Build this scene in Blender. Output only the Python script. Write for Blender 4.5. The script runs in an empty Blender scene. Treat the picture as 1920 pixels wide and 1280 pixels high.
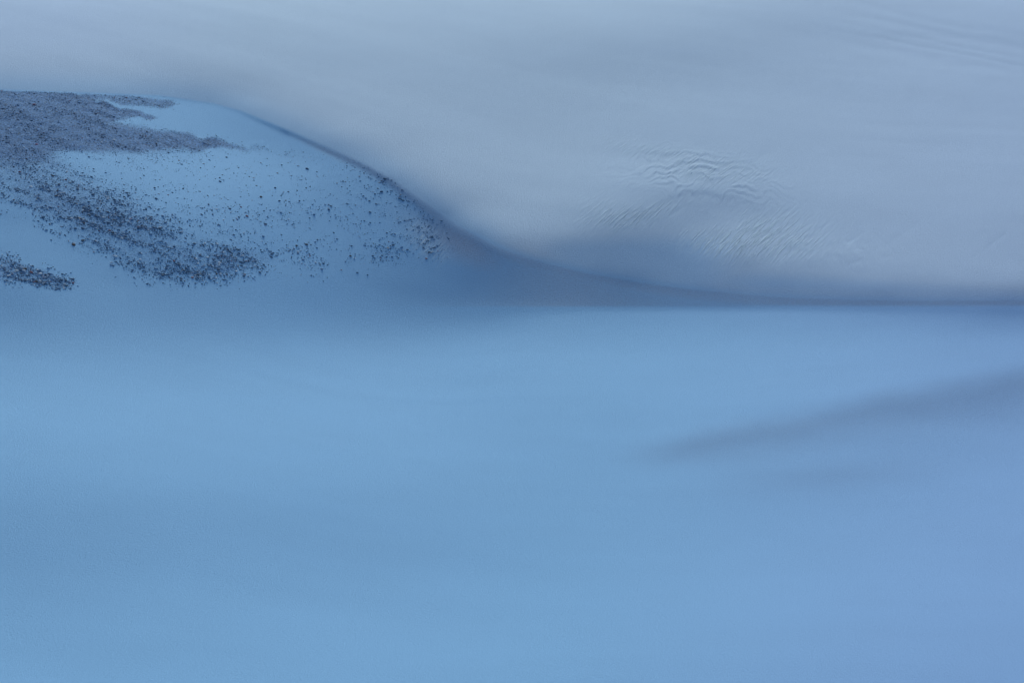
import bpy, math, random
import numpy as np

# ------------------------------------------------------------------ camera, sky, sun, exposure
scene = bpy.context.scene
CAM_H = 20.0
CAM_PITCH = math.radians(-14.0)
LENS, SENSOR = 85.0, 36.0
SUN_EL, SUN_AZ = 30.0, 0.0            # degrees; azimuth 0 = straight beyond the scene (+Y)

cam_data = bpy.data.cameras.new('camera')
cam_data.lens = LENS; cam_data.sensor_width = SENSOR
cam_data.clip_start = 0.5; cam_data.clip_end = 12000
cam = bpy.data.objects.new('camera', cam_data)
scene.collection.objects.link(cam)
cam.location = (0, 0, CAM_H)
cam.rotation_euler = (math.radians(90) + CAM_PITCH, 0, 0)
scene.camera = cam

world = bpy.data.worlds.new('World'); scene.world = world; world.use_nodes = True
wn = world.node_tree.nodes; wl = world.node_tree.links
for n in list(wn): wn.remove(n)
sky = wn.new('ShaderNodeTexSky'); sky.sky_type = 'NISHITA'; sky.sun_disc = False
sky.sun_elevation = math.radians(SUN_EL); sky.sun_rotation = math.radians(SUN_AZ)
sky.altitude = 800; sky.air_density = 1.0; sky.dust_density = 0.6; sky.ozone_density = 2.0
bg = wn.new('ShaderNodeBackground'); bg.inputs['Strength'].default_value = 0.092
wo = wn.new('ShaderNodeOutputWorld')
wl.new(sky.outputs[0], bg.inputs['Color']); wl.new(bg.outputs[0], wo.inputs['Surface'])

sd = bpy.data.lights.new('sun', 'SUN'); sd.energy = 2.12; sd.angle = math.radians(22); sd.color = (0.725, 0.90, 0.97)
sun = bpy.data.objects.new('sun', sd); scene.collection.objects.link(sun)
sun.rotation_euler = (math.radians(-(90 - SUN_EL)), 0, -math.radians(SUN_AZ))   # light arrives from +Y, above

vs = scene.view_settings
vs.view_transform = 'Standard'; vs.look = 'None'; vs.gamma = 1.0; vs.use_curve_mapping = False
vs.exposure = 0.085
scene.cycles.max_bounces = 6

# ------------------------------------------------------------------ survey of the place
# Points read off the place: px, py of a 1920 x 1280 picture and the tone of the snow there. The tone tells how
# steeply the snow rises or falls away, since the light comes low over the slope from beyond it.
FAR = """10:0 152 174 205,200 154 174 205,400 152 176 204,700 155 178 206,1000 152 178 206,1200 151 177 205,1350 152 171 204,1500 142 167 201,1700 140 165 200,1900 150 175 208
55:0 146 168 196,200 144 168 195,400 140 166 196,700 150 174 203,1000 150 176 203,1200 147 172 202,1400 138 161 194,1600 142 165 201,1800 138 163 198,1900 146 168 203
105:0 143 166 194,200 142 166 194,400 141 167 195,600 140 163 193,800 144 170 198,1000 142 168 196,1200 132 157 188,1400 135 159 192,1600 142 165 200,1750 148 166 202,1900 142 165 199
155:0 121 148 182,100 126 151 183,200 127 154 184,400 124 151 186,500 131 157 192,600 142 166 196,800 140 167 197,1000 140 168 194,1200 136 163 192,1400 135 163 195,1700 143 166 201,1900 144 166 200
168:0 115 140 175,200 116 142 177,380 112 140 178
190:415 118 143 182,470 131 157 190
240:565 115 142 182,592 126 152 188,640 134 160 191
305:692 110 138 178,720 120 148 186,762 131 157 189
215:455 105 135 178,500 120 146 186,600 134 159 192,700 140 164 193,900 140 169 194,1200 139 166 195,1400 139 164 197,1700 140 163 198,1900 143 163 198
275:625 105 130 170,680 118 145 184,760 134 160 190,850 138 166 192,1000 140 168 193,1200 137 163 192,1300 134 160 189,1500 138 164 194,1900 141 164 198
335:745 100 126 166,790 120 148 186,850 132 158 191,950 136 164 190,1100 139 166 192,1250 140 167 196,1400 135 162 190,1600 138 164 193,1900 140 163 196
395:835 85 108 145,870 115 144 180,930 130 158 185,1050 128 157 183,1150 124 152 180,1250 115 142 175,1350 120 145 178,1450 130 158 186,1600 134 160 190,1900 138 160 193
412:897 118 148 180
437:928 106 136 171,884 88 112 152
462:975 92 125 163
481:1037 92 122 162
383:1315 114 140 172
430:950 122 150 182,1050 122 150 178,1120 110 138 168,1250 106 132 165,1300 118 145 177,1400 132 160 188,1600 134 158 189,1900 136 160 190
460:1000 102 132 168,1050 94 124 160,1150 94 122 156,1250 96 124 160,1290 100 128 165,1350 125 153 183,1500 132 158 188,1900 132 157 187
490:1010 84 108 145,1080 92 122 162,1200 92 122 164,1300 95 125 163,1400 103 133 170,1450 122 149 182,1600 132 156 188,1900 136 158 190
520:1180 78 105 145,1250 92 122 165,1350 92 122 165,1450 95 124 163,1550 110 135 173,1650 124 148 182,1800 128 152 188,1900 130 154 190
545:1300 82 108 150,1400 90 120 162,1500 90 120 165,1650 90 120 166,1800 100 126 172,1900 98 126 175
560:1450 84 112 155,1600 84 112 157,1900 86 113 160"""
NEAR = """182:0 112 152 194,150 110 150 192
200:350 105 148 190,200 106 146 188
230:50 104 143 186,330 111 152 195,450 98 142 187
270:150 105 147 189,300 109 152 195,550 92 135 178
290:400 110 155 195
310:480 108 153 193,300 108 152 195,30 102 144 187
330:550 98 143 185,650 90 132 172,150 100 142 185
365:350 103 147 189,740 85 122 165,250 98 140 182,60 94 136 180
400:450 95 138 180,550 88 130 172,650 85 125 167,20 90 124 166,350 95 137 180,150 92 132 175
440:60 95 138 182,780 80 118 155,850 74 95 125,150 88 122 165,600 87 129 172,450 90 132 175,300 88 128 170
465:700 80 122 165,500 88 129 172,870 72 95 128,0 90 132 176,800 80 114 152
490:150 88 130 172,330 84 120 162,50 98 138 182,600 85 127 170,500 87 130 173
505:900 74 100 138,1000 78 105 145,230 84 125 170,770 80 119 160
522:850 76 108 148,1100 80 106 148,450 84 126 170,650 80 123 167
545:0 86 127 172,100 88 130 175,200 90 134 178,400 84 127 172,600 82 124 168,700 80 123 166,800 76 114 155,1000 78 110 155,1200 80 108 150
560:920 78 116 160,1100 80 113 158,1300 80 109 155,300 85 128 173,600 83 126 170,800 80 120 164
572:900 84 125 169,1200 81 113 158,1500 82 110 155,1700 84 111 157,1900 84 112 162
583:0 86 130 175,300 87 131 175,600 88 131 175,800 88 132 175,900 92 137 180,1000 98 144 186,1200 102 147 188,1400 102 146 188,1550 102 145 190,1700 98 136 184,1900 90 122 174
610:0 92 137 180,300 93 138 180,600 96 141 183,900 104 149 190,1200 106 152 193,1500 110 152 195,1700 112 150 197,1900 104 140 190
640:0 100 146 187,300 100 146 187,600 103 149 190,900 113 160 199,1200 113 158 199,1500 116 156 200,1900 116 154 200
690:0 108 155 196,300 107 153 193,600 114 159 198,900 116 162 200,1200 115 160 200,1500 114 158 200,1700 119 157 202,1850 118 154 201,1915 117 152 200
725:1915 117 152 200,1750 118 157 202,1500 117 160 202
770:0 115 162 204,300 116 162 203,600 118 164 204,900 119 165 204,1200 115 161 201,1400 116 160 201,1500 116 159 201,1600 117 158 201,1700 118 157 202,1900 118 155 202
800:1250 115 161 200,1400 115 160 200,1550 116 158 201,1700 117 157 202,1900 119 155 203
830:0 112 158 200,300 112 158 200,600 114 160 199,900 116 163 201,1100 112 158 198,1200 114 160 200,1300 114 159 200,1450 114 158 200,1600 115 156 200,1750 116 155 200,1900 118 155 202
855:1150 112 158 199,1400 114 158 200,1650 115 156 200,1900 118 155 202
900:0 108 154 195,300 110 156 196,600 112 159 198,900 113 161 198,1200 112 159 198,1400 112 156 198,1550 113 155 198,1700 115 155 200,1900 118 156 203
950:0 104 150 192,300 104 150 191,600 108 154 194,900 112 160 198,1200 111 158 198,1400 112 155 198,1600 113 156 198,1900 120 157 204
1050:0 103 149 192,300 105 151 194,600 108 155 196,900 112 159 199,1200 116 161 201,1500 117 160 202,1750 122 160 203,1900 122 158 203
1095:0 107 153 196,450 110 157 198,900 116 163 202,1400 120 162 203,1900 124 160 204
1240:0 115 161 201,300 114 160 201,600 120 164 204,900 120 166 205,1200 118 163 203,1500 120 160 203,1900 124 158 204"""
# the rim where the near snow and the mound end and the far slope begins
RIM = np.array([(-300,168),(0,169),(150,174),(300,180),(400,195),(450,208),(500,228),(560,253),(620,280),(680,306),(730,334),(780,370),
                (830,408),(880,440),(940,469),(1000,491),(1100,515),(1200,533),(1300,546),(1450,559),(1600,565),(1750,566),(2300,566)], float)

def lin(c):
    c = np.asarray(c, float) / 255.0
    return np.where(c <= 0.04045, c / 12.92, ((c + 0.055) / 1.055) ** 2.4)

def parse(txt):
    P, V = [], []
    for row in txt.strip().splitlines():
        y, rest = row.split(':')
        for it in rest.split(','):
            x, r, g, b = [float(q) for q in it.split()]
            P.append((x, float(y))); V.append(lin([r, g, b]))
    return np.array(P), np.array(V)

GW, GH = 241, 321                     # survey raster
gx, gy = np.meshgrid(np.linspace(0, 1920, GW), np.linspace(0, 1280, GH))

def rbf(P, V, X, Y):
    sy = 2.6
    Q = np.stack([P[:, 0], P[:, 1] * sy], 1)
    D = np.sqrt(((Q[:, None] - Q[None]) ** 2).sum(-1))
    n = len(P)
    A = np.zeros((n + 1, n + 1)); A[:n, :n] = D + np.eye(n) * -1.5; A[:n, n] = 1; A[n, :n] = 1
    B = np.zeros((n + 1, V.shape[1])); B[:n] = V
    W = np.linalg.solve(A, B)
    sh = X.shape; x = X.ravel(); y = Y.ravel() * sy
    out = np.empty((x.size, V.shape[1]))
    for i in range(0, x.size, 8192):
        d = np.sqrt((x[i:i+8192, None] - Q[None, :, 0]) ** 2 + (y[i:i+8192, None] - Q[None, :, 1]) ** 2)
        out[i:i+8192] = d @ W[:n] + W[n]
    return out.reshape(sh + (V.shape[1],))

def blur1(M, s, ax):
    r = int(3 * s) + 1; k = np.exp(-0.5 * (np.arange(-r, r + 1) / s) ** 2); k /= k.sum()
    return np.apply_along_axis(lambda v: np.convolve(np.pad(v, r, 'edge'), k, 'valid'), ax, M)
farP, farV = parse(FAR); nearP, nearV = parse(NEAR)
far_map = rbf(farP, farV, gx, gy)
up = nearP[:, 1] < 575
hollow_map = rbf(nearP[up | (nearP[:, 0] < 860) & (nearP[:, 1] < 660)], nearV[up | (nearP[:, 0] < 860) & (nearP[:, 1] < 660)], gx, gy)
plain_map = rbf(nearP[~up | (nearP[:, 0] < 860) & (nearP[:, 1] > 535)], nearV[~up | (nearP[:, 0] < 860) & (nearP[:, 1] > 535)], gx, gy)
def rim_y(x): return np.interp(x, RIM[:, 0], RIM[:, 1])
rslope = np.gradient(rim_y(np.arange(-300, 2300.)))
def rim_dist(x, y):                   # signed distance from the rim, positive on the near side
    s = np.interp(x, np.arange(-300, 2300.), rslope)
    return (y - rim_y(x)) / np.sqrt(1 + s * s)

wy = np.clip((-rim_dist(gx, gy) - 25) / 110, 0, 1)[..., None] * np.clip((400 - gy) / 120, 0, 1)[..., None]
far_map = blur1(blur1(far_map, 8, 1), 3, 0) * wy + far_map * (1 - wy)
hollow_map = blur1(hollow_map, 3, 1)
plain_map = blur1(blur1(plain_map, 7, 1), 2, 0)

def bil(M, x, y, w=1920., h=1280.):
    H, W = M.shape[:2]
    fx = np.clip(x / w * (W - 1), 0, W - 1.001); fy = np.clip(y / h * (H - 1), 0, H - 1.001)
    ix = fx.astype(int); iy = fy.astype(int); ax = fx - ix; ay = fy - iy
    if M.ndim == 3: ax = ax[..., None]; ay = ay[..., None]
    return ((M[iy, ix] * (1 - ax) + M[iy, ix + 1] * ax) * (1 - ay) + (M[iy + 1, ix] * (1 - ax) + M[iy + 1, ix + 1] * ax) * ay)

def sstep(a, b, x):
    t = np.clip((x - a) / (b - a), 0, 1); return t * t * (3 - 2 * t)

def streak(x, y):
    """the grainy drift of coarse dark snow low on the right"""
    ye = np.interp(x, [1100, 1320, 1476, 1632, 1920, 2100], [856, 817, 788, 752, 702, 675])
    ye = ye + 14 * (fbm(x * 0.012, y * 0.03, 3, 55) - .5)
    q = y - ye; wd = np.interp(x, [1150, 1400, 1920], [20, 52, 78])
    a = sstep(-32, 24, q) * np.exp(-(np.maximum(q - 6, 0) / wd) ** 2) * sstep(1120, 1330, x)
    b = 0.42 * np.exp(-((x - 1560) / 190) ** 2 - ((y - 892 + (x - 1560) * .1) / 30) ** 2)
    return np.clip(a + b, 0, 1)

def tone(x, y):
    """linear tone of the bare snow surface at picture point x, y"""
    d = rim_dist(x, y)
    fr = bil(far_map, x, y)
    ew = np.interp(x, [700, 850, 950, 1100, 1400, 1900], [44, 40, 24, 12, 9, 17])
    e = sstep(-1, 1, (y - 577 - np.interp(x, [850, 1200, 1500, 1900], [4, 0, 0, 4])) / ew)[..., None]
    nr = bil(hollow_map, x, y) * (1 - e) + bil(plain_map, x, y) * e
    nr = nr * (1 - 0.25 * streak(x, y))[..., None]
    wd = np.interp(x, [380, 450, 560, 700, 780, 840], [1.2, 2.2, 3.6, 7.0, 12.0, 20.0])
    k = np.exp(-((d - wd * 0.5) / wd) ** 2) * sstep(400, 520, x) * (1 - sstep(830, 900, x)) * 0.92
    nr = nr * (1 - k[..., None]) + lin([70, 90, 124]) * k[..., None]
    sw = np.interp(x, [300, 800, 1000, 1400, 1900], [2, 2.5, 4, 7, 9])
    w = sstep(-1, 1, d / sw)[..., None]
    return nr * w + fr * (1 - w)

# ------------------------------------------------------------------ noise helpers
def vnoise(x, y, seed=0):
    xi = np.floor(x).astype(np.int64); yi = np.floor(y).astype(np.int64)
    xf = x - xi; yf = y - yi
    def h(a, b):
        n = (a * 374761393 + b * 668265263 + seed * 1442695041) & 0xffffffff
        n = ((n ^ (n >> 13)) * 1274126177) & 0xffffffff
        return ((n ^ (n >> 16)) & 0xffff) / 65535.0
    u = xf * xf * xf * (xf * (xf * 6 - 15) + 10); v = yf * yf * yf * (yf * (yf * 6 - 15) + 10)
    return (h(xi, yi) * (1 - u) + h(xi + 1, yi) * u) * (1 - v) + (h(xi, yi + 1) * (1 - u) + h(xi + 1, yi + 1) * u) * v

def fbm(x, y, oct=4, seed=0, gain=0.5):
    s = 0; a = 1; t = 0
    for i in range(oct):
        s = s + a * vnoise(x, y, seed + i * 17); t += a; a *= gain; x = x * 2.03 + 11.3; y = y * 2.03 + 5.7
    return s / t

# ------------------------------------------------------------------ ground cover maps (what lies where)
def poly_mask(pts, x, y):
    inside = np.zeros(x.shape, bool); n = len(pts)
    for i in range(n):
        x0, y0 = pts[i]; x1, y1 = pts[(i + 1) % n]
        c = ((y0 > y) != (y1 > y)) & (x < (x1 - x0) * (y - y0) / (y1 - y0 + 1e-9) + x0)
        inside ^= c
    return inside.astype(float)

RW, RH = 961, 321                     # density raster: 0..960 x 160..(160+428)... one sample per px
dx_, dy_ = np.meshgrid(np.arange(961.), np.arange(150., 600.))
def gblur(M, s):
    r = int(3 * s) + 1; k = np.exp(-0.5 * (np.arange(-r, r + 1) / s) ** 2); k /= k.sum()
    M = np.apply_along_axis(lambda v: np.convolve(np.pad(v, r, 'edge'), k, 'valid'), 0, M)
    return np.apply_along_axis(lambda v: np.convolve(np.pad(v, r, 'edge'), k, 'valid'), 1, M)
COVER = [  # polygon, weight, softness
    ([(-60,150),(100,160),(150,180),(180,196),(235,212),(200,222),(250,234),(330,243),(400,262),(470,277),(400,279),(330,280),(240,279),(150,283),(90,284),(-60,288)], 0.5, 4),
    ([(-60,150),(100,160),(150,180),(190,205),(200,226),(250,238),(330,247),(410,264),(380,276),(320,284),(240,290),(150,288),(90,294),(-60,300)], 0.5, 9),
    ([(-60,285),(60,285),(120,305),(200,345),(270,385),(330,425),(240,440),(150,425),(60,385),(-60,370)], 0.15, 14),
    ([(120,178),(190,191),(245,204),(312,225),(250,223),(195,224),(120,210)], 1.0, 2),
    ([(150,174),(240,177),(350,191),(322,198),(305,203),(250,198),(200,190),(150,184)], 0.8, 2),
    ([(380,258),(480,275),(575,294),(480,286),(390,276)], 0.5, 3),
    ([(-9,285),(90,285),(130,300),(180,330),(240,352),(310,392),(380,422),(470,458),(520,490),(500,505),(430,520),(370,532),(300,528),(262,518),(245,500),(190,474),(150,458),(100,430),(60,400),(-9,385)], 0.34, 9),
    ([(20,330),(150,360),(300,430),(430,480),(440,510),(370,528),(280,520),(200,475),(130,430),(40,390)], 0.18, 14),
    ([(-9,478),(40,488),(90,505),(150,532),(130,540),(60,535),(-9,524)], 0.6, 5),
    ([(200,280),(330,280),(560,292),(700,315),(790,375),(835,440),(835,475),(760,492),(600,510),(500,500),(330,400),(200,340)], 0.06, 10),
    ([(640,300),(700,315),(745,345),(780,385),(760,390),(700,350)], 0.16, 6),
    ([(-9,270),(140,270),(330,262),(420,275),(340,300),(200,300),(120,320),(-9,325)], 0.26, 12),
    ([(420,380),(470,370),(540,400),(500,425),(430,415)], 0.13, 10),
    ([(745,425),(790,395),(835,440),(835,475),(800,490),(750,480),(700,490)], 0.20, 9),
    ([(400,465),(560,455),(620,505),(480,512),(400,515)], 0.15, 10),
]
cover = np.zeros(dx_.shape)
wx_ = dx_ + 16 * (fbm(dx_ * .05, dy_ * .12, 4, 71) - .5) + 14 * (fbm(dx_ * .25, dy_ * .5, 2, 73) - .5)
wy_ = dy_ + 16 * (fbm(dx_ * .035, dy_ * .1, 4, 72) - .5)
for pts, w, s in COVER:
    cover = np.maximum(cover, 0) + gblur(poly_mask(pts, wx_, wy_), s) * w
for (cx, cy, rx, ry, amt) in [(222, 219, 26, 6, 0.45), (160, 303, 60, 15, 0.75), (285, 231, 36, 4, 0.9), (215, 335, 50, 14, 0.35), (95, 318, 40, 10, 0.2), (60, 160, 1, 1, 0)]:
    cover *= 1 - amt * np.exp(-((dx_ - cx) / rx) ** 2 - ((dy_ - cy - (dx_ - cx) * 0.25) / ry) ** 2)
cover = np.clip(cover, 0, 1)
cover *= sstep(-1, 2, rim_dist(dx_, dy_))
def cover_at(x, y):
    inside = (x > -330) & (x < 960) & (y > 150) & (y < 599)
    y = y + np.minimum(x, 0) * 0.12; x = np.where(x < 0, -x * 0.35, x)
    fx = np.clip(x, 0, 959).astype(int); fy = np.clip(y - 150, 0, 449).astype(int)
    return np.where(inside, cover[fy, fx], 0)

def weights(x, y):
    """snow, dust and frost fractions of the ground, with painted rim and hollow shade, at picture point x, y"""
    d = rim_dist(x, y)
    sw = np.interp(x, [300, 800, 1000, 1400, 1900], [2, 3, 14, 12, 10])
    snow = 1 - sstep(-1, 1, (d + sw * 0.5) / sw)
    snow = snow * (1 - 0.5 * np.exp(-(np.minimum(d, 0) / 34) ** 2) * (1 - sstep(900, 1000, x)))  # bluer shade above the rim, painted in as less snow
    # the bluer, darker strip under the foot of the far slope
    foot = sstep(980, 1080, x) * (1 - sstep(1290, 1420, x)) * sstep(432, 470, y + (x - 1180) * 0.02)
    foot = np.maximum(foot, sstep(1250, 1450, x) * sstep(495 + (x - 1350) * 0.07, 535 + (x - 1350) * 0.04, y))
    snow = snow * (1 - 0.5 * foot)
    dust_shade = 0.75 * np.exp(-((x - 865) / 95) ** 2 - ((y - 455 - (x - 865) * 0.45) / 42) ** 2)  # shade of the cleft painted in, darker than its slope gives
    band = sstep(500, 620, x) * np.exp(-((d - 5) / np.interp(x, [500, 800, 1000], [3.5, 12, 18])) ** 2) * 0.55  # dark line under the rim: shade painted into the colour
    hol_shade = np.exp(-((x - 1080) / 200) ** 2) * sstep(425, 470, y) * 0.52 * (0.35 + 0.65 * sstep(-4, 4, d)) + sstep(1150, 1400, x) * sstep(525, 550, y) * 0.22  # mauve shade of the hollow and trough, painted into the ground colour
    hol_shade = hol_shade * (1 - sstep(571, 578, y))
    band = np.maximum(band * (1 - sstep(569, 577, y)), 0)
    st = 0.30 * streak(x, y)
    dust_shade = np.clip(np.maximum(np.maximum(dust_shade, band) * sstep(-3, 3, d + 4), np.maximum(st, hol_shade)), 0, 1)
    frost = sstep(1000, 2000, x + (y - 900) * 0.3 * sstep(580, 640, y))
    frost = np.maximum(frost, 0.8 * (1 - sstep(100, 500, x)) * (1 - sstep(40, 200, y)))
    return snow, dust_shade, frost

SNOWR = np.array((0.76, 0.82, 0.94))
ICE, SNOW, DUST_SHADE, FROST = (np.array(c) for c in ((0.362, 0.634, 0.87), (0.77, 0.84, 0.91), (0.29, 0.33, 0.455), (0.415, 0.62, 0.90)))  # third: streak grains, also the painted shade of hollow and rim
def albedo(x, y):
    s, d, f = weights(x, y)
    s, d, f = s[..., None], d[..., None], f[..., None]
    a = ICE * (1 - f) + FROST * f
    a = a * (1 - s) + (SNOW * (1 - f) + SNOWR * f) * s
    return a * (1 - d) + DUST_SHADE * d

# ------------------------------------------------------------------ relief from the survey
E0 = 0.565                            # green tone of flat ground / its albedo
F_SUN = 0.62
ang = np.linspace(-0.9, 0.95, 800)
Etab = F_SUN * np.maximum(np.sin(math.radians(SUN_EL) - ang), 0.0) / math.sin(math.radians(SUN_EL)) + (1 - F_SUN) * (1 + np.cos(ang)) / 2
k1 = ang > -0.5
angs, Es = ang[k1][::-1], Etab[k1][::-1]

Fpx = LENS / SENSOR * 1920
def to_px(az, t):
    """picture point of the ray with azimuth az and drop t per metre"""
    X = np.sin(az); Y = np.cos(az); Z = -t
    cp, sp = math.cos(CAM_PITCH), math.sin(CAM_PITCH)
    f = Y * cp + Z * sp; u = -Y * sp + Z * cp
    return 960 + Fpx * X / f, 640 - Fpx * u / f

NA = 560
AZ0, AZ1 = math.radians(-15.5), math.radians(15.5)
azs = np.linspace(AZ0, AZ1, NA)
ts = np.concatenate([np.linspace(0.46, 0.26, 160, endpoint=False), np.linspace(0.26, 0.085, 620)])
AZ, T = np.meshgrid(azs, ts, indexing='ij')
PX, PY = to_px(AZ, T)
pxc = np.clip(PX, 0, 1920); pyc = np.clip(PY, 0, 1280)
tg = tone(pxc, pyc)[..., 1]
al = albedo(pxc, pyc)[..., 1]
ratio = tg / al / E0
slope_ang = np.interp(ratio, Es, angs)
S = np.tan(np.clip(slope_ang, -0.35, 0.75))
S = np.maximum(S, -0.72 * T)
def march(S):
    R = np.zeros_like(S); Z = np.zeros_like(S)
    r = np.full(NA, CAM_H / ts[0]); z = np.zeros(NA)
    R[:, 0] = r; Z[:, 0] = z
    for i in range(1, len(ts)):
        t0, t1 = ts[i - 1], ts[i]
        dr = -r * (t1 - t0) / (0.5 * (S[:, i] + S[:, i - 1]) + 0.5 * (t0 + t1))
        r = r + dr; z = CAM_H - r * t1
        R[:, i] = r; Z[:, i] = z
    return R, Z
R, Z = march(S)
RMIN = R[:, 0].max(); RFAR = float(R[:, -1].max() * 1.02)
NRHO = 1200
rho = np.exp(np.linspace(math.log(RMIN), math.log(RFAR), NRHO))
drho = math.log(RFAR / RMIN) / (NRHO - 1)
daz = azs[1] - azs[0]
Zs = np.stack([np.interp(rho, R[a], Z[a]) + np.maximum(rho - R[a, -1], 0) * 0.1 for a in range(NA)])
# cosine modes across the azimuth; for each one a tridiagonal system along the distance
kk = np.arange(NA); DCT = np.cos(math.pi * kk[:, None] * (np.arange(NA)[None] + 0.5) / NA) * math.sqrt(2 / NA); DCT[0] /= math.sqrt(2)
ev = (2 - 2 * np.cos(math.pi * kk / NA)) / daz ** 2
lam = np.interp(rho, [60, 80, 100, 120], [0.004, 0.005, 0.035, 0.10]) * rho ** 0 / rho ** 2 * rho ** 0
rm = np.sqrt(rho[1:] * rho[:-1])
wr = 1 / (rm * drho) ** 2             # weight of (Z[j+1]-Z[j]) squared
def sample_slope(Zs):
    tt_ = (CAM_H - Zs) / rho
    x, y = to_px(azs[:, None] + 0 * tt_, tt_)
    x = np.clip(x, 0, 1920); y = np.clip(y, 0, 1280)
    q = tone(x, y)[..., 1] / albedo(x, y)[..., 1] / E0
    # the hollow gets less of the sky than open ground, the top of the mound a little more
    q = q * (1 + 0.15 * np.exp(-((x - 960) / 190) ** 2 - ((y - 430) / 170) ** 2)) * (1 - 0.09 * np.exp(-((x - 380) / 230) ** 2 - ((y - 270) / 80) ** 2))
    q = q * (1 - 0.025 * (1 - sstep(120, 330, y))) * (1 + 0.035 * sstep(585, 680, y) + 0.02 * np.exp(-((x - 850) / 300) ** 2) * sstep(585, 640, y))
    q = q * (1 + 0.01 * sstep(1000, 1200, y)) * (1 - 0.035 * sstep(560, 620, y) * (1 - sstep(760, 860, y)))
    return np.tan(np.clip(np.interp(q, Es, angs), -0.35, 0.8))
for it in range(9):
    Sg = sample_slope(Zs)
    Sm = 0.5 * (Sg[:, 1:] + Sg[:, :-1])
    # minimise sum wr (dZ - Sm rm drho)^2 + lam |dZ/daz|^2
    flux = wr * Sm * rm * drho
    rhs = np.zeros_like(Zs); rhs[:, 1:] += flux; rhs[:, :-1] -= flux
    rh = DCT @ rhs
    A = np.zeros(NRHO); A[1:] += wr; A[:-1] += wr
    diag = A[None] + lam[None] * ev[:, None]
    off = -wr
    diag[:, 0] += 1e3                 # near edge held at level
    c_ = np.zeros((NA, NRHO)); d_ = np.zeros((NA, NRHO))
    c_[:, 0] = off[0] / diag[:, 0]; d_[:, 0] = rh[:, 0] / diag[:, 0]
    for j in range(1, NRHO):
        mden = diag[:, j] - off[j - 1] * c_[:, j - 1]
        if j < NRHO - 1: c_[:, j] = off[j] / mden
        d_[:, j] = (rh[:, j] - off[j - 1] * d_[:, j - 1]) / mden
    zh = np.zeros((NA, NRHO)); zh[:, -1] = d_[:, -1]
    for j in range(NRHO - 2, -1, -1): zh[:, j] = d_[:, j] - c_[:, j] * zh[:, j + 1]
    Zn = DCT.T @ zh
    print('relief step', float(np.abs(Zn - Zs).max()))
    Zs = Zs + 0.7 * (Zn - Zs)
tt_ = np.minimum.accumulate((CAM_H - Zs) / rho, axis=1)
R = np.stack([np.interp(-ts, -tt_[a], rho) for a in range(NA)]); Z = CAM_H - R * ts

# polar sheet: azimuth x distance
NR = 900
azv = np.concatenate([np.radians(np.linspace(-180, -16, 40, endpoint=False)), np.concatenate([np.radians(np.linspace(-16, 0.9, 420, endpoint=False)), np.radians(np.linspace(0.9, 9.2, 380, endpoint=False)), np.radians(np.linspace(9.2, 16, 150))]), np.radians(np.linspace(16, 180, 41)[1:])])
# distances: dense where the picture needs them
med_r = np.maximum.accumulate(np.median(R, 0)); med_r = med_r + np.arange(len(med_r)) * 1e-6
rv_in = np.interp(np.linspace(0, 1, NR), np.linspace(0, 1, len(med_r)), med_r * 0 + med_r)
tt = np.linspace(ts[0], ts[-1], NR)
rv_in = np.exp(np.interp(tt[::-1], ts[::-1], np.log(med_r)[::-1]))[::-1]
rv_in[0] = RMIN
rv = np.concatenate([[0.5, 6, 14, 22, 30, 36, 40], rv_in[rv_in > 42.5], rv_in[-1] * np.array([1.02, 1.05, 1.1, 1.2, 1.35, 1.6, 2, 3, 5, 9, 16, 26])])
NRR = len(rv)
Zp = np.zeros((NA, NRR))
for a in range(NA):
    last = (Zs[a, -1] - Zs[a, -60]) / (rho[-1] - rho[-60])
    over = np.maximum(rv - rho[-1], 0)
    Zp[a] = np.interp(rv, rho, Zs[a]) + np.clip(last, 0.05, 0.2) * 220 * (1 - np.exp(-over / 220))
prof = Zp.mean(0)
def z_at_az(az):
    f = np.clip((az - AZ0) / (AZ1 - AZ0) * (NA - 1), 0, NA - 1.001); i = int(f); k = f - i
    base = Zp[i] * (1 - k) + Zp[i + 1] * k
    out = max(0.0, abs(az) - math.radians(15.5))
    w = math.exp(-(out / 0.35) ** 2)
    return base * w + prof * (1 - w)
ZZ = np.stack([z_at_az(a) for a in azv])
AZg, RVg = np.meshgrid(azv, rv, indexing='ij')
Xw = np.sin(AZg) * RVg; Yw = np.cos(AZg) * RVg

Tg = (CAM_H - ZZ) / np.maximum(RVg, 1)
front = np.abs(AZg) < 1.2
PXg, PYg = to_px(np.where(front, AZg, 1.2), Tg)
PXg = np.where(front, PXg, 9999)

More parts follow.
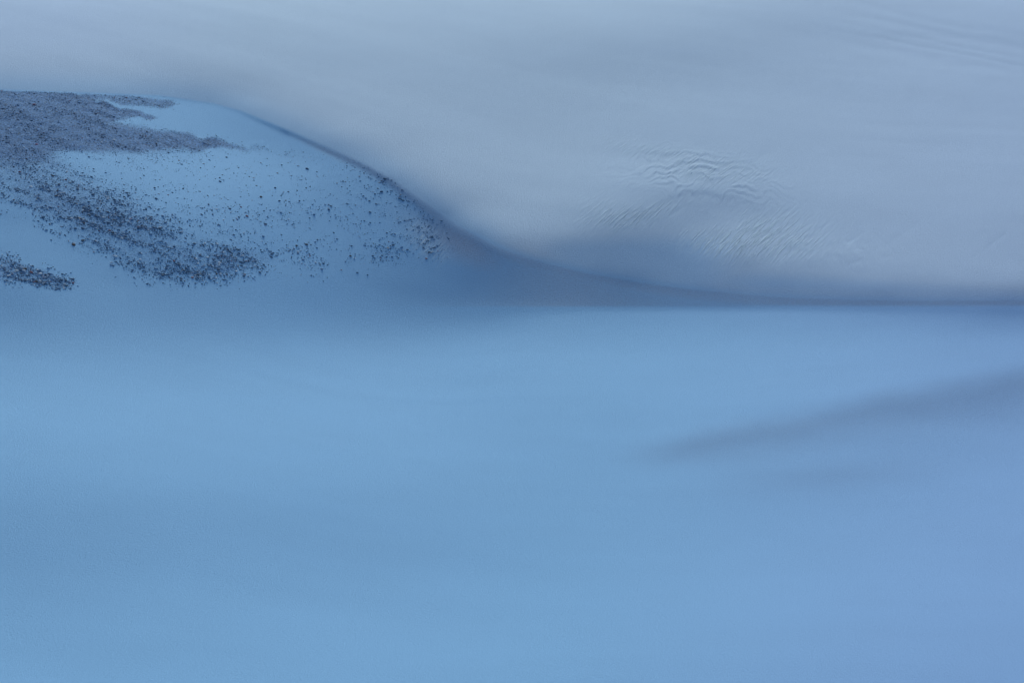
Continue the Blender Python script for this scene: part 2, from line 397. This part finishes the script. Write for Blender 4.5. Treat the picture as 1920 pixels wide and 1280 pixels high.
# finer relief of the snow
def detail(px, py, X, Y):
    far = 1 - sstep(-1, 1, rim_dist(px, py) / 6)
    inview = ((px > -150) & (px < 2070)).astype(float)
    # broken, stepped crust half way up the slope
    m1 = np.exp(-((px - 1320) / 120) ** 2 - ((py - 322 - np.maximum(px - 1320, 0) * 0.25) / 34) ** 2)
    rr = np.hypot(X, Y)
    arch = ((px - 1310) / 150) ** 2 * 1.1
    ph = rr / 0.75 + arch + 2.6 * (fbm(X * 0.9, rr * 0.35, 4, 9) - .5) * 1.6
    st = ph - np.floor(ph)
    terr = np.where(st < 0.75, st / 0.75, (1 - st) / 0.25)
    d = m1 * (1 - terr) * 0.06 * sstep(0.2, 0.5, fbm(X * 1.3, rr * .8, 3, 77))
    # edge of the smooth dome below the crust
    dome = (py - (362 + ((px - 1320) / 100) ** 2 * 30)) + 26 * (fbm(X * 1.1, rr * .5, 4, 91) - .5)
    d = d - 0.035 * sstep(-7, 3, dome) * np.exp(-(np.maximum(dome, 0) / 30) ** 2) * np.exp(-((px - 1320) / 80) ** 2)
    # shallow knots and wrinkles to the right
    m4 = np.exp(-((px - 1530) / 130) ** 2 - ((py - 470) / 36) ** 2)
    d = d + m4 * 0.09 * np.abs(fbm(X * 1.6, rr * .6, 3, 14) - .5)
    # long low drifts high on the slope and a few oblique scars
    m3 = sstep(1400, 1750, px) * (1 - sstep(100, 190, py))
    q = py - (px - 1600) * 0.19
    for (q0, w, h) in [(28, 7, .045), (46, 3, .018), (66, 4, .03), (84, 12, .05), (10, 6, .03)]:
        d = d - m3 * h * 0.5 * np.exp(-((q - q0 - 16 * (fbm(X * .25, X * 0, 3, int(q0)) - .5)) / w) ** 2)
    for (sx, sy, L, w, h) in [(1540,428,20,4,.022),(1600,448,13,4,.022),(1690,440,30,6,.018),(1868,452,26,4,.02),(1430,295,30,9,.022),(1270,395,20,4,.02)]:
        ux, uy = 0.80, -0.60
        a1 = (px - sx) * ux + (py - sy) * uy; b1 = (px - sx) * -uy + (py - sy) * ux
        d = d - h * 0.55 * np.exp(-(a1 / L) ** 2) * np.exp(-(b1 / w) ** 2)
    d = d * far * sstep(2, 26, -rim_dist(px, py))
    # low undulation everywhere, stronger on the mound
    d = d + 0.05 * (fbm(X * 0.35, Y * 0.22, 3, 3) - .5) * sstep(60, 90, np.hypot(X, Y)) * (0.5 + cover_at(px, py))
    # long low bands drawn out by the wind
    d = d + 0.035 * (fbm(X * 0.035 + 3, Y * 0.30 + 0.05 * X, 3, 21) - .5) * sstep(0, 60, rim_dist(px, py)) + 0.10 * (fbm(X * 0.05, (Y + 0.5 * X) * 0.16, 4, 22) - .5) * sstep(5, 80, -rim_dist(px, py))
    d = d + 0.10 * cover_at(px, py) * (fbm(X * 3.2, Y * 2.6, 2, 8) - .5) * 0.5
    return d * inview
DET = detail(PXg, PYg, Xw, Yw)
#NODET
ZF = ZZ + DET

# analytic smooth normals on the whole sheet, so that the pieces meet without a seam
def sheet_normals():
    P = np.stack([Xw, Yw, ZF], -1)
    da = np.gradient(P, axis=0); dr = np.gradient(P, axis=1)
    n = np.cross(da, dr); n /= np.linalg.norm(n, axis=-1, keepdims=True) + 1e-12
    return np.where(n[..., 2:3] < 0, -n, n)
NRM = sheet_normals()
Wsnow, Wdust_shade, Wfrost = weights(np.clip(PXg, 0, 1920), np.clip(PYg, 0, 1280))
Wsnow = np.where(RVg > rv_in[-1], 1, Wsnow)
Wcov = cover_at(PXg, PYg)
fx_, fy_ = PXg, PYg
Wflake = (np.exp(-((fx_ - 1345) / 62) ** 2 - ((fy_ - 452 - (fx_ - 1345) * .18) / 30) ** 2) + 1.0 * np.exp(-((fx_ - 1430) / 90) ** 2 - ((fy_ - 440) / 42) ** 2) * sstep(1350, 1400, fx_)
    + 0.9 * np.exp(-((fx_ - 1205) / 75) ** 2 - ((fy_ - 402 + (fx_ - 1205) * .28) / 20) ** 2) + 0.55 * np.exp(-((fx_ - 1130) / 50) ** 2 - ((fy_ - 400) / 30) ** 2)
    + 0.45 * np.exp(-((fx_ - 1230) / 100) ** 2 - ((fy_ - 285 - (fx_ - 1230) * .12) / 18) ** 2) + 0.35 * np.exp(-((fx_ - 1320) / 120) ** 2 - ((fy_ - 320) / 30) ** 2)
    + 0.7 * np.exp(-((fx_ - 800) / 32) ** 2 - ((fy_ - 455 - (fx_ - 800) * .5) / 26) ** 2))
Wflake *= 1 - np.exp(-((fx_ - 1320) / 60) ** 2 - ((fy_ - 405) / 24) ** 2) * .9
Wflake += 0.18 * np.exp(-((fx_ - 1540) / 110) ** 2 - ((fy_ - 465) / 32) ** 2) + 0.4 * np.exp(-((fx_ - 1350) / 90) ** 2 - ((fy_ - 325) / 25) ** 2)

# ------------------------------------------------------------------ materials
def nt(name):
    m = bpy.data.materials.new(name); m.use_nodes = True
    n = m.node_tree.nodes; l = m.node_tree.links
    return m, n, l, n['Principled BSDF']
def mixc(n, l, fac, a, b):
    x = n.new('ShaderNodeMix'); x.data_type = 'RGBA'
    for s, v in ((x.inputs['Factor'], fac), (x.inputs['A'], a), (x.inputs['B'], b)):
        if isinstance(v, bpy.types.NodeSocket): l.new(v, s)
        else: s.default_value = v if isinstance(v, float) else (*v, 1)
    return x.outputs['Result']
def math_(n, l, op, a, b=None, clamp=False):
    x = n.new('ShaderNodeMath'); x.operation = op; x.use_clamp = clamp
    for i, v in enumerate((a, b)):
        if v is None: continue
        if isinstance(v, bpy.types.NodeSocket): l.new(v, x.inputs[i])
        else: x.inputs[i].default_value = v
    return x.outputs[0]
def noise(n, l, vec, scale, detail=3, rough=0.55):
    x = n.new('ShaderNodeTexNoise'); x.inputs['Scale'].default_value = scale
    x.inputs['Detail'].default_value = detail; x.inputs['Roughness'].default_value = rough
    l.new(vec, x.inputs['Vector']); return x.outputs['Fac']

def ground_material():
    m, n, l, p = nt('wind_packed_snow')
    geo = n.new('ShaderNodeNewGeometry'); pos = geo.outputs['Position']
    at = n.new('ShaderNodeAttribute'); at.attribute_name = 'ground_mix'
    sep = n.new('ShaderNodeSeparateColor'); l.new(at.outputs['Color'], sep.inputs[0])
    sn, du, fr = sep.outputs; gr = at.outputs['Alpha']
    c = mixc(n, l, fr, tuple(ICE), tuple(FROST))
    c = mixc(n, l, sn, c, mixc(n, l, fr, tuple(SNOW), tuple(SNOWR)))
    # dust and the painted shade of the hollow: break the edge with fine noise
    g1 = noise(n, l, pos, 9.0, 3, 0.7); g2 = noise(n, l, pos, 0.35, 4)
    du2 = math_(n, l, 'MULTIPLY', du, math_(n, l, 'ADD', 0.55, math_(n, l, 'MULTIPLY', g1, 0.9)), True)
    c = mixc(n, l, du2, c, tuple(DUST_SHADE))
    # grit between the stones of the gravel
    gg = noise(n, l, pos, 17.0, 3, 0.8)
    gm = math_(n, l, 'MULTIPLY', math_(n, l, 'SUBTRACT', math_(n, l, 'ADD', math_(n, l, 'MULTIPLY', gr, 0.60), gg), 0.735), 3.4, True)
    gm = math_(n, l, 'MULTIPLY', gm, math_(n, l, 'MULTIPLY', gr, 2.2, True), True)
    c = mixc(n, l, gm, c, mixc(n, l, math_(n, l, 'MULTIPLY', math_(n, l, 'SUBTRACT', noise(n, l, pos, 11.0, 3, 0.8), 0.36), 3.4, True), (0.035, 0.085, 0.17), (0.21, 0.41, 0.72)))
    # faint mottling of the crust
    mo = math_(n, l, 'ADD', 0.965, math_(n, l, 'MULTIPLY', g2, 0.07))
    hs = n.new('ShaderNodeHueSaturation'); l.new(c, hs.inputs['Color']); l.new(mo, hs.inputs['Value'])
    l.new(hs.outputs[0], p.inputs['Base Color'])
    p.inputs['Roughness'].default_value = 0.75
    p.inputs['Specular IOR Level'].default_value = 0.15
    b1 = n.new('ShaderNodeBump'); b1.inputs['Strength'].default_value = 0.5; b1.inputs['Distance'].default_value = 0.085
    l.new(math_(n, l, 'ADD', noise(n, l, pos, 14.0, 5, 0.85), math_(n, l, 'MULTIPLY', du, math_(n, l, 'MULTIPLY', g1, 0.6))), b1.inputs['Height'])
    # wind combed flakes of crust
    fa = n.new('ShaderNodeAttribute'); fa.attribute_name = 'flake'
    mp = n.new('ShaderNodeMapping'); mp.vector_type = 'POINT'; mp.inputs['Rotation'].default_value = (0, 0, math.radians(30))
    l.new(pos, mp.inputs['Vector'])
    sc = n.new('ShaderNodeMapping'); sc.vector_type = 'POINT'; sc.inputs['Scale'].default_value = (11.0, 0.9, 0.01)
    l.new(mp.outputs[0], sc.inputs['Vector'])
    fn = noise(n, l, sc.outputs[0], 1.0, 3, 0.6)
    fc = math_(n, l, 'MULTIPLY', math_(n, l, 'MULTIPLY', math_(n, l, 'SUBTRACT', fn, 0.45), 7.0, True), fa.outputs['Fac'])
    lw = mixc(n, l, fc, hs.outputs[0], (0.83, 0.92, 0.97)); l.new(lw, p.inputs['Base Color'])
    fh = math_(n, l, 'MULTIPLY', math_(n, l, 'MAXIMUM', math_(n, l, 'SUBTRACT', fn, 0.47), 0.0), fa.outputs['Fac'])
    b2 = n.new('ShaderNodeBump'); b2.inputs['Strength'].default_value = 1.0; b2.inputs['Distance'].default_value = 0.19
    l.new(fh, b2.inputs['Height']); l.new(b1.outputs[0], b2.inputs['Normal'])
    l.new(b2.outputs[0], p.inputs['Normal'])
    return m
GROUND = ground_material()

def stone_material(name, col, rough=0.8):
    m, n, l, p = nt(name)
    geo = n.new('ShaderNodeNewGeometry')
    f = noise(n, l, geo.outputs['Position'], 30.0, 2)
    p_in = mixc(n, l, f, tuple(q * 0.7 for q in col), tuple(min(1, q * 1.3) for q in col))
    l.new(p_in, p.inputs['Base Color']); p.inputs['Roughness'].default_value = rough
    return m

# ------------------------------------------------------------------ the ground sheet, in three pieces
idx = np.arange(len(azv) * NRR).reshape(len(azv), NRR)
a_ = idx[:-1, :-1]; b_ = idx[1:, :-1]; c_ = idx[1:, 1:]; d_ = idx[:-1, 1:]
quads = np.stack([a_, b_, c_, d_], -1)
qpx = 0.25 * (PXg[:-1, :-1] + PXg[1:, :-1] + PXg[1:, 1:] + PXg[:-1, 1:]); qpy = 0.25 * (PYg[:-1, :-1] + PYg[1:, :-1] + PYg[1:, 1:] + PYg[:-1, 1:])
rq = 0.25 * (RVg[:-1, :-1] + RVg[1:, 1:] + RVg[1:, :-1] + RVg[:-1, 1:])
is_far = (rim_dist(qpx, qpy) < 0) & (rq > 60)
far_out = (np.abs(qpx) > 2300) & (rq > 95)
is_far |= far_out
FOOT = np.array([(-900, 545), (0, 545), (140, 545), (280, 538), (400, 540), (520, 530), (700, 520), (830, 545), (900, 575), (2300, 575)], float)
foot_y = np.interp(qpx, FOOT[:, 0], FOOT[:, 1])
is_mound = (~is_far) & (qpy < foot_y) & (qpx > -2300) & (qpx < 2300) & (rq > 55)

def piece(name, label, cat, mask):
    q = quads[mask]
    used, inv = np.unique(q, return_inverse=True); inv = inv.reshape(q.shape)
    co = np.stack([Xw.ravel()[used], Yw.ravel()[used], ZF.ravel()[used]], 1)
    me = bpy.data.meshes.new(name)
    me.vertices.add(len(used)); me.vertices.foreach_set('co', co.ravel().astype(np.float32))
    me.loops.add(q.size); me.loops.foreach_set('vertex_index', inv.ravel().astype(np.int32))
    me.polygons.add(len(q)); me.polygons.foreach_set('loop_start', (np.arange(len(q)) * 4).astype(np.int32))
    me.update(calc_edges=True)
    me.polygons.foreach_set('use_smooth', np.ones(len(q), bool))
    at = me.color_attributes.new('ground_mix', 'FLOAT_COLOR', 'POINT')
    W = np.stack([Wsnow.ravel()[used], Wdust_shade.ravel()[used], Wfrost.ravel()[used], Wcov.ravel()[used]], 1)
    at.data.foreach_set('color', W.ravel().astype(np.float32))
    fk = me.attributes.new('flake', 'FLOAT', 'POINT'); fk.data.foreach_set('value', Wflake.ravel()[used].astype(np.float32))
    me.normals_split_custom_set_from_vertices(NRM.reshape(-1, 3)[used].tolist())
    me.materials.append(GROUND)
    o = bpy.data.objects.new(name, me); scene.collection.objects.link(o)
    o['label'] = label; o['category'] = cat; o['kind'] = 'structure'
    return o
piece('snow_plain', 'smooth blue wind-packed snow plain across the foreground', 'snow', ~is_far & ~is_mound)
piece('snow_mound', 'rounded blue snow mound with gravel beside the dark hollow', 'snow mound', is_mound)
piece('snow_slope', 'pale grey-blue snow slope rising behind the mound and hollow', 'snow slope', is_far)

#STONES
# ------------------------------------------------------------------ gravel and stones on the mound
rng = np.random.default_rng(11)
def ray_of(px, py):
    cp, sp = math.cos(CAM_PITCH), math.sin(CAM_PITCH)
    x = (px - 960) / Fpx; u = (640 - py) / Fpx
    Y = cp - u * sp; Zc = sp + u * cp
    h = np.hypot(x, Y)
    return np.arctan2(x, Y), -Zc / h
def ground_z(X, Y):
    az = np.arctan2(X, Y); r = np.hypot(X, Y)
    fa = np.interp(az, azv, np.arange(len(azv))); fr = np.interp(r, rv, np.arange(NRR))
    i = np.clip(fa.astype(int), 0, len(azv) - 2); j = np.clip(fr.astype(int), 0, NRR - 2); p = fa - i; q = fr - j
    return (ZF[i, j] * (1 - p) + ZF[i + 1, j] * p) * (1 - q) + (ZF[i, j + 1] * (1 - p) + ZF[i + 1, j + 1] * p) * q
def ground_at(px, py):
    az, t = ray_of(px, py)
    f = np.clip((az - AZ0) / (AZ1 - AZ0) * (NA - 1), 0, NA - 1.001); i = f.astype(int)
    j = np.clip(np.interp(-t, -ts, np.arange(len(ts))), 0, len(ts) - 1.001); jj = j.astype(int)
    k = f - i; m = j - jj
    r = (R[i, jj] * (1 - k) + R[i + 1, jj] * k) * (1 - m) + (R[i, jj + 1] * (1 - k) + R[i + 1, jj + 1] * k) * m
    X, Y = np.sin(az) * r, np.cos(az) * r
    return X, Y, ground_z(X, Y)

TINTS = {'dark grey': (0.10, 0.16, 0.24), 'mid grey': (0.21, 0.33, 0.48), 'brown': (0.14, 0.10, 0.08), 'white': (0.78, 0.80, 0.84),
         'reddish': (0.36, 0.15, 0.15), 'pink': (0.75, 0.33, 0.36), 'tan': (0.55, 0.42, 0.33)}
TN = list(TINTS)
MATS = [stone_material(k.replace(' ', '_') + '_stone', TINTS[k]) for k in TN]

ico = bpy.data.meshes.new('stone_shape')
import bmesh
def ico_data(sub):
    bm = bmesh.new(); bmesh.ops.create_icosphere(bm, subdivisions=sub, radius=1.0)
    v = np.array([q.co[:] for q in bm.verts]); f = np.array([[w.index for w in q.verts] for q in bm.faces]); bm.free()
    return v, f
IV, IF = ico_data(1)
bpy.data.meshes.remove(ico)

# scatter: many candidates over the mound, kept where the gravel lies; streaked by the wind
NC = 1000000
cx = rng.uniform(-280, 860, NC); cy = rng.uniform(166, 545, NC)
den = cover_at(cx, cy)
stq = fbm((cx * 0.36 + cy * -0.93) * 0.10, (cx * 0.93 + cy * 0.36) * 0.012, 3, 61)
cl = fbm(cx * 0.05, cy * 0.11, 3, 62)
den = den * np.clip(0.35 + 3.0 * (stq - 0.34), 0.12, 1.7) * np.clip(0.4 + 1.9 * (cl - 0.3), 0.3, 1.4)
keep = rng.random(NC) < den * (1140 * 379 / NC) / 1.5
cx, cy = cx[keep], cy[keep]; N = len(cx)
SX, SY, SZ = ground_at(cx, cy)
local = cover_at(cx, cy)
size = 0.0138 * np.exp(rng.normal(0, 0.55, N)) * (0.8 + 0.55 * sstep(240, 420, cy))
size = np.minimum(size, 0.085)
tint = rng.choice(len(TN), N, p=[0.53, 0.31, 0.035, 0.10, 0.018, 0.002, 0.005])
size = np.where(tint == 3, size * 1.15, size)

SPECIAL = [  # px, py, length px, tint, where it lies
    (69, 272, 9, 'pink', 'pink stone, the only one, in the gravel near the left edge of the mound'),
    (276, 247, 8, 'dark grey', 'dark stone at the upper edge of the gravel, under the clear tongue of snow'),
    (23, 251, 5, 'white', 'white stone in the gravel above and left of the pink stone'),
    (6, 345, 6, 'white', 'white stone in the gravel at the left edge, well below the pink stone'),
    (290, 353, 7, 'dark grey', 'lone dark stone on clear snow to the right of the diagonal gravel band'),
    (293, 373, 10, 'dark grey', 'long dark stone just below a lone dark stone, beside the diagonal gravel band'),
    (413, 341, 9, 'dark grey', 'long dark stone alone in the bright bare snow in the middle of the mound'),
    (576, 317, 10, 'dark grey', 'long dark stone on blue snow below the end of the upper gravel line'),
    (516, 353, 8, 'dark grey', 'dark oval stone at the right side of the bright bare snow'),
    (574, 353, 5, 'dark grey', 'small round dark stone on blue snow right of the dark oval stone'),
    (632, 344, 6, 'white', 'bright white stone below the dark rim, left of a tan stone'),
    (674, 331, 5, 'tan', 'pale tan stone close under the dark rim of the mound'),
    (751, 365, 5, 'tan', 'tan stone touching the dark rim where it steepens'),
    (757, 376, 6, 'dark grey', 'dark stone just below the tan stone on the steep dark rim'),
    (452, 389, 6, 'reddish', 'rust red stone in the loose cluster in the middle of the mound'),
    (421, 397, 5, 'white', 'white stone in the loose cluster left of the rust red stone'),
    (448, 408, 7, 'dark grey', 'dark stone directly below the rust red stone of the middle cluster'),
    (431, 392, 9, 'dark grey', 'long dark stone between the white and the rust red stone of the middle cluster'),
    (626, 437, 6, 'dark grey', 'dark stone alone on the lower right flank of the mound'),
    (556, 461, 9, 'brown', 'dark brown stone low on the mound, above a small red stone'),
    (581, 479, 6, 'reddish', 'small red stone low on the mound under the dark brown stone'),
    (714, 484, 5, 'reddish', 'dark red stone at the foot of the mound near its right end'),
    (572, 496, 5, 'white', 'white stone at the foot of the mound, under the small red stone'),
    (653, 468, 4, 'white', 'tiny white stone on the lower right flank of the mound'),
    (737, 460, 9, 'dark grey', 'long dark stone at the flaky right end of the mound'),
    (640, 506, 5, 'reddish', 'small reddish stone lowest on the bare foot of the mound'),
    (278, 431, 6, 'white', 'brightest white stone in the diagonal gravel band'),
    (212, 436, 7, 'brown', 'round olive brown stone at the lower edge of the diagonal gravel band'),
    (183, 391, 7, 'brown', 'brown stone in the upper part of the diagonal gravel band'),
    (155, 451, 10, 'brown', 'long brown stone at the lower left tip of the gravel band'),
    (138, 459, 12, 'brown', 'flat brown stone lying lowest at the left tip of the gravel band'),
    (353, 500, 8, 'dark grey', 'dark stone in the thick lower end of the gravel band'),
    (376, 460, 6, 'dark grey', 'dark stone at the upper edge of the thick lower end of the gravel band'),
    (48, 504, 9, 'brown', 'dark brown stone high in the small gravel patch at the left edge'),
    (68, 528, 9, 'brown', 'upright dark brown stone at the lower edge of the small left gravel patch'),
    (39, 487, 5, 'dark grey', 'dark stone on clear snow just above the small left gravel patch'),
    (96, 502, 5, 'dark grey', 'dark stone on clear snow right of the small left gravel patch'),
    (341, 522, 4, 'reddish', 'reddish stone at the bottom fringe of the gravel band'),
    (457, 514, 5, 'tan', 'tan stone at the right bottom fringe of the gravel band'),
    (462, 490, 6, 'reddish', 'reddish stone right of the thick lower end of the gravel band'),
    (81, 430, 5, 'dark grey', 'dark stone alone on blue snow between the gravel band and the left patch'),
]
ANCHOR = [(69,272,'the pink stone'),(6,345,"the leftmost white stone"),(278,431,"the brightest white stone"),
    (183,391,"the brown stone high in the gravel band"),(138,459,"the flat brown stone at the gravel tip"),
    (212,436,"the round olive brown stone"),(353,500,"the dark stone low in the gravel band"),(293,373,"the long dark stone beside the gravel band"),
    (413,341,"the long dark stone on bright snow"),(452,389,'the rust red stone in mid mound'),(674,331,'the pale tan stone under the dark rim'),(757,376,'the dark stone on the steep rim'),
    (556,461,'the dark brown stone low on the mound'),(737,460,"the long dark stone at the right toe"),(68,528,"the upright brown stone in the left patch"),
    (48,504,"the dark brown stone in the left patch"),(276,247,"the dark stone under the snow tongue"),(462,490,'the reddish stone beside the gravel band'),(626,437,'the lone dark stone on the right flank')]
DIRS = ['right of', 'below and right of', 'below', 'below and left of', 'left of', 'above and left of', 'above', 'above and right of']
def near_label(x, y, tn):
    k = min(range(len(ANCHOR)), key=lambda q: (ANCHOR[q][0] - x) ** 2 + (ANCHOR[q][1] - y) ** 2)
    ax, ay, nm = ANCHOR[k]; dx, dy = x - ax, y - ay; dist = math.hypot(dx, dy)
    if dist > 110: return '%s stone %s' % (tn, zone(x, y))
    dd = int(round(math.degrees(math.atan2(dy, dx)) / 45)) % 8
    return '%s stone %s%s %s' % (tn, 'close ' if dist < 28 else '' if dist < 60 else 'well ', DIRS[dd], nm)
def zone(x, y):
    if y > 474 and x < 165: return 'in the small gravel patch at the left foot'
    if rim_dist(np.array(float(x)), np.array(float(y))) < 80 and x > 560: return 'scattered along the dark rim on the right of the mound'
    if y < 290: return 'in the dense gravel on top of the mound'
    if x < 520 and y > 285 + (x - 100) * 0.42: return 'in the diagonal gravel band down the left flank'
    if x > 690: return 'at the flaky right end of the mound'
    return 'scattered on the bare blue middle of the mound'

sp = np.array([(a, b, c) for a, b, c, _, _ in SPECIAL], float)
order = np.argsort(-np.where(cx > 2, size, 0))
NBIG = 300 - len(SPECIAL)
big = order[:NBIG]; small = order[NBIG:]

def stone_verts(rg, v, lump):
    q = v * (1 + rg.uniform(-lump, lump, (len(v), 1)))
    q = q * np.array([1.0, 0.60, 0.34]) * rg.uniform(0.85, 1.15, (1, 3))
    return q
# gravel: everything but the largest stones, one joined mesh
M = len(small)
var = np.stack([stone_verts(rng, IV, 0.22) for _ in range(24)])
V = var[rng.integers(0, 24, M)] * (size[small] * rng.uniform(0.8, 1.2, M))[:, None, None]
yaw = np.radians(-42) + rng.normal(0, 0.45, M); tilt = rng.normal(0, 0.2, M)
c, s_ = np.cos(tilt), np.sin(tilt)
x, y, z = V[..., 0], V[..., 1], V[..., 2]
y, z = y * c[:, None] - z * s_[:, None], y * s_[:, None] + z * c[:, None]
c, s_ = np.cos(yaw), np.sin(yaw)
x, y = x * c[:, None] - y * s_[:, None], x * s_[:, None] + y * c[:, None]
V = np.stack([x + SX[small][:, None], y + SY[small][:, None], z + (SZ[small] + size[small] * 0.12)[:, None]], -1)
F = (IF[None] + (np.arange(M) * len(IV))[:, None, None]).reshape(-1, 3)
me = bpy.data.meshes.new('gravel')
me.vertices.add(V.shape[0] * V.shape[1]); me.vertices.foreach_set('co', V.ravel().astype(np.float32))
me.loops.add(F.size); me.loops.foreach_set('vertex_index', F.ravel().astype(np.int32))
me.polygons.add(len(F)); me.polygons.foreach_set('loop_start', (np.arange(len(F)) * 3).astype(np.int32))
for mt in MATS: me.materials.append(mt)
me.polygons.foreach_set('material_index', np.repeat(tint[small], len(IF)).astype(np.int32))
me.update(calc_edges=True)
g = bpy.data.objects.new('gravel', me); scene.collection.objects.link(g)
g['kind'] = 'stuff'; g['label'] = 'fine dark grey gravel strewn over the blue snow mound'; g['category'] = 'gravel'

# the largest stones, one object each
IV2, IF2 = ico_data(2)
shapes = {}
def shape(k, t):
    if (k, t) not in shapes:
        rg = np.random.default_rng(100 + k)
        dirs = rg.normal(size=(7, 3)); dirs /= np.linalg.norm(dirs, axis=1, keepdims=True)
        v = IV2.copy()
        for d in dirs:                # knock flat faces off the pebble
            h = v @ d; over = np.maximum(h - rg.uniform(0.62, 0.85), 0)
            v = v - over[:, None] * d * 0.9
        v = v * np.array([1.0, 0.60, 0.38])
        m = bpy.data.meshes.new('stone'); m.from_pydata(v.tolist(), [], IF2.tolist()); m.materials.append(MATS[t])
        shapes[(k, t)] = m
    return shapes[(k, t)]
def put_stone(x, y, z, half, t, yaw, label, group=None):
    o = bpy.data.objects.new('stone', shape(rng.integers(0, 8), t)); scene.collection.objects.link(o)
    o.location = (x, y, z + half * 0.12); o.scale = (half, half * rng.uniform(.85, 1.2), half * rng.uniform(.8, 1.2))
    o.rotation_euler = (rng.normal(0, .15), rng.normal(0, .15), yaw)
    o['label'] = label; o['category'] = 'stone'
    if group: o['group'] = group
GX, GY, GZ = ground_at(sp[:, 0], sp[:, 1])
for i, (a, b, L, tn, lab) in enumerate(SPECIAL):
    dist = math.hypot(GX[i], GY[i])
    put_stone(GX[i], GY[i], GZ[i], L * dist / Fpx * 0.44, TN.index(tn), math.radians(-38) + rng.normal(0, .2), lab)
plain = {'pink': 'reddish'}
first_group = {}
for i in big:
    tn = TN[tint[i]]; tn = plain.get(tn, tn); zn = zone(cx[i], cy[i])
    put_stone(SX[i], SY[i], SZ[i], size[i], TN.index(tn), math.radians(-42) + rng.normal(0, .4), lb := near_label(cx[i], cy[i], tn), first_group.setdefault(lb, '%s stones %s' % (tn, zn)))
print('stones', N)
